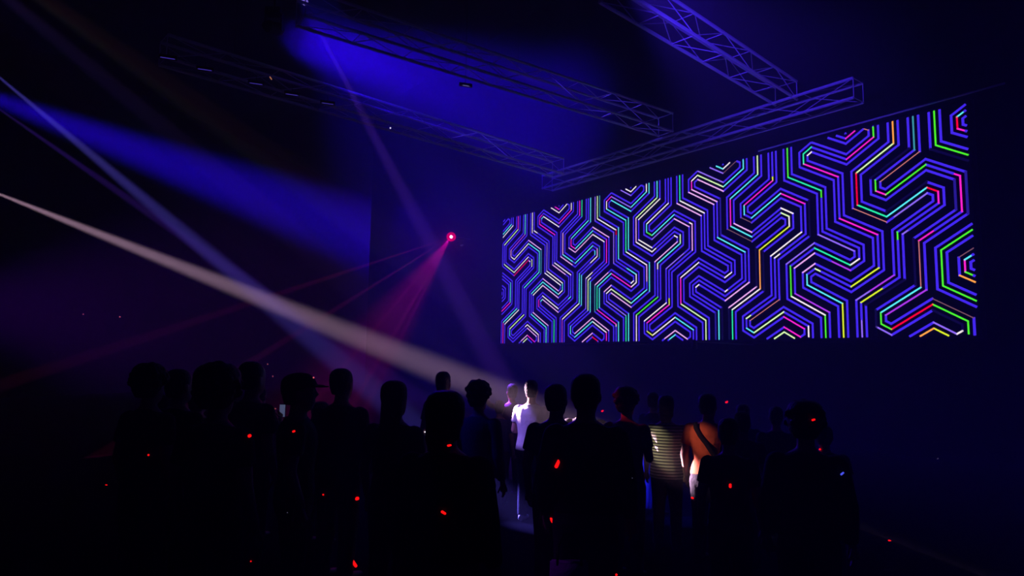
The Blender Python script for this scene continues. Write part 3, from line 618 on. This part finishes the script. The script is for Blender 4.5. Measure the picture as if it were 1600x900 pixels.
# laser projector
lp = at(*LP_); d = (Vector((0, 0, CAMZ))-lp).normalized(); e = empty('laser_projector', lp); tag(e, 'red laser projector glowing on the back wall left of the video wall', 'laser')
R = d.to_track_quat('Z', 'Y').to_matrix()
bm = bmesh.new(); bm_box(bm, R@Vector((0, 0, -.26)), (.34, .26, .40), R); bmesh.ops.bevel(bm, geom=list(bm.edges), offset=.015, segments=2, affect='EDGES'); link('housing', bm_mesh(bm, 'housing'), M['black'], e)
bm = bmesh.new(); bm_tube(bm, R@Vector((0, 0, -.06)), R@Vector((0, 0, -.035)), .19, .15, seg=24); o = link('glow_ring', bm_mesh(bm, 'glow_ring'), emit('red_glow', (1, .0, .08), .9), e)  # emissive ring standing in for the red bloom around the lens
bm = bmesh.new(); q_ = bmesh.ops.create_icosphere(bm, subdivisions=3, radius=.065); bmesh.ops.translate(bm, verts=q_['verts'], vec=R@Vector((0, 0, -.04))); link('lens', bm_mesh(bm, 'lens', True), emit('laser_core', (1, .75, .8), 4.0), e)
w0 = lp + UD.cross(Vector((0, 0, 1)))*0
h_ = (SO+ND*back_off-lp).dot(ND); bk = lp+ND*h_; print('LASERWALL', h_)
bm = bmesh.new(); bm_tube(bm, R@Vector((0, 0, -.45)), bk-lp, .035, seg=8); link('wall_bracket', bm_mesh(bm, 'wall_bracket'), M['black'], e)
# slim light bars along the lowest truss
for px, py, Yw, lb in ((262, 89, 11, 'slim light bar at the far left end of the lowest truss'), (320, 107, 11.6, 'slim light bar second from the left on the lowest truss'), (400, 129, 12.4, 'slim light bar right of an orange pilot light'), (456, 146, 13, 'slim light bar where the blue haze begins'), (512, 160, 13.6, 'slim light bar crossed by the violet beam'), (728, 134, 14.5, 'lone light bar between the middle and the lowest truss')):
    p = at(px, py, Yw) if px == 728 else atz(px, py+2, 7.22); e = empty('light_bar', p, .35); tag(e, lb, 'lamp', 'slim light bars on the trusses')
    bm = bmesh.new(); bm_box(bm, (0, .03, .03), (.30, .06, .07)); link('housing', bm_mesh(bm, 'housing'), M['black'], e)
    bm = bmesh.new(); bm_box(bm, (0, -.003, .0), (.24 if px != 728 else .15, .006, .012)); link('light_strip', bm_mesh(bm, 'light_strip'), emit('bar_light', (.10, .06, .75) if px != 728 else (.3, .3, .9), .55), e)
    bm = bmesh.new(); bm_tube(bm, (0, .03, .06), (0, .03, ZC-p.z if px == 728 else .17), .006, seg=6); link('hanging_pole', bm_mesh(bm, 'hanging_pole'), M['black'], e)

# ---------------------------------------------------------------- small emissive specks laid where each ray meets people, wall or floor
bpy.context.view_layer.update(); dg = bpy.context.evaluated_depsgraph_get()
E_ = dict(r=emit('red_speck', (1, .004, .004), 1.6), p=emit('pink_speck', (1, .16, .22), .8), w=emit('white_speck', (.8, .8, 1), 1.5), b=emit('blue_speck', (.08, .10, 1), .9), d=emit('dim_speck', (.10, .09, .16), .5), o=emit('amber_speck', (.8, .3, .15), .6))
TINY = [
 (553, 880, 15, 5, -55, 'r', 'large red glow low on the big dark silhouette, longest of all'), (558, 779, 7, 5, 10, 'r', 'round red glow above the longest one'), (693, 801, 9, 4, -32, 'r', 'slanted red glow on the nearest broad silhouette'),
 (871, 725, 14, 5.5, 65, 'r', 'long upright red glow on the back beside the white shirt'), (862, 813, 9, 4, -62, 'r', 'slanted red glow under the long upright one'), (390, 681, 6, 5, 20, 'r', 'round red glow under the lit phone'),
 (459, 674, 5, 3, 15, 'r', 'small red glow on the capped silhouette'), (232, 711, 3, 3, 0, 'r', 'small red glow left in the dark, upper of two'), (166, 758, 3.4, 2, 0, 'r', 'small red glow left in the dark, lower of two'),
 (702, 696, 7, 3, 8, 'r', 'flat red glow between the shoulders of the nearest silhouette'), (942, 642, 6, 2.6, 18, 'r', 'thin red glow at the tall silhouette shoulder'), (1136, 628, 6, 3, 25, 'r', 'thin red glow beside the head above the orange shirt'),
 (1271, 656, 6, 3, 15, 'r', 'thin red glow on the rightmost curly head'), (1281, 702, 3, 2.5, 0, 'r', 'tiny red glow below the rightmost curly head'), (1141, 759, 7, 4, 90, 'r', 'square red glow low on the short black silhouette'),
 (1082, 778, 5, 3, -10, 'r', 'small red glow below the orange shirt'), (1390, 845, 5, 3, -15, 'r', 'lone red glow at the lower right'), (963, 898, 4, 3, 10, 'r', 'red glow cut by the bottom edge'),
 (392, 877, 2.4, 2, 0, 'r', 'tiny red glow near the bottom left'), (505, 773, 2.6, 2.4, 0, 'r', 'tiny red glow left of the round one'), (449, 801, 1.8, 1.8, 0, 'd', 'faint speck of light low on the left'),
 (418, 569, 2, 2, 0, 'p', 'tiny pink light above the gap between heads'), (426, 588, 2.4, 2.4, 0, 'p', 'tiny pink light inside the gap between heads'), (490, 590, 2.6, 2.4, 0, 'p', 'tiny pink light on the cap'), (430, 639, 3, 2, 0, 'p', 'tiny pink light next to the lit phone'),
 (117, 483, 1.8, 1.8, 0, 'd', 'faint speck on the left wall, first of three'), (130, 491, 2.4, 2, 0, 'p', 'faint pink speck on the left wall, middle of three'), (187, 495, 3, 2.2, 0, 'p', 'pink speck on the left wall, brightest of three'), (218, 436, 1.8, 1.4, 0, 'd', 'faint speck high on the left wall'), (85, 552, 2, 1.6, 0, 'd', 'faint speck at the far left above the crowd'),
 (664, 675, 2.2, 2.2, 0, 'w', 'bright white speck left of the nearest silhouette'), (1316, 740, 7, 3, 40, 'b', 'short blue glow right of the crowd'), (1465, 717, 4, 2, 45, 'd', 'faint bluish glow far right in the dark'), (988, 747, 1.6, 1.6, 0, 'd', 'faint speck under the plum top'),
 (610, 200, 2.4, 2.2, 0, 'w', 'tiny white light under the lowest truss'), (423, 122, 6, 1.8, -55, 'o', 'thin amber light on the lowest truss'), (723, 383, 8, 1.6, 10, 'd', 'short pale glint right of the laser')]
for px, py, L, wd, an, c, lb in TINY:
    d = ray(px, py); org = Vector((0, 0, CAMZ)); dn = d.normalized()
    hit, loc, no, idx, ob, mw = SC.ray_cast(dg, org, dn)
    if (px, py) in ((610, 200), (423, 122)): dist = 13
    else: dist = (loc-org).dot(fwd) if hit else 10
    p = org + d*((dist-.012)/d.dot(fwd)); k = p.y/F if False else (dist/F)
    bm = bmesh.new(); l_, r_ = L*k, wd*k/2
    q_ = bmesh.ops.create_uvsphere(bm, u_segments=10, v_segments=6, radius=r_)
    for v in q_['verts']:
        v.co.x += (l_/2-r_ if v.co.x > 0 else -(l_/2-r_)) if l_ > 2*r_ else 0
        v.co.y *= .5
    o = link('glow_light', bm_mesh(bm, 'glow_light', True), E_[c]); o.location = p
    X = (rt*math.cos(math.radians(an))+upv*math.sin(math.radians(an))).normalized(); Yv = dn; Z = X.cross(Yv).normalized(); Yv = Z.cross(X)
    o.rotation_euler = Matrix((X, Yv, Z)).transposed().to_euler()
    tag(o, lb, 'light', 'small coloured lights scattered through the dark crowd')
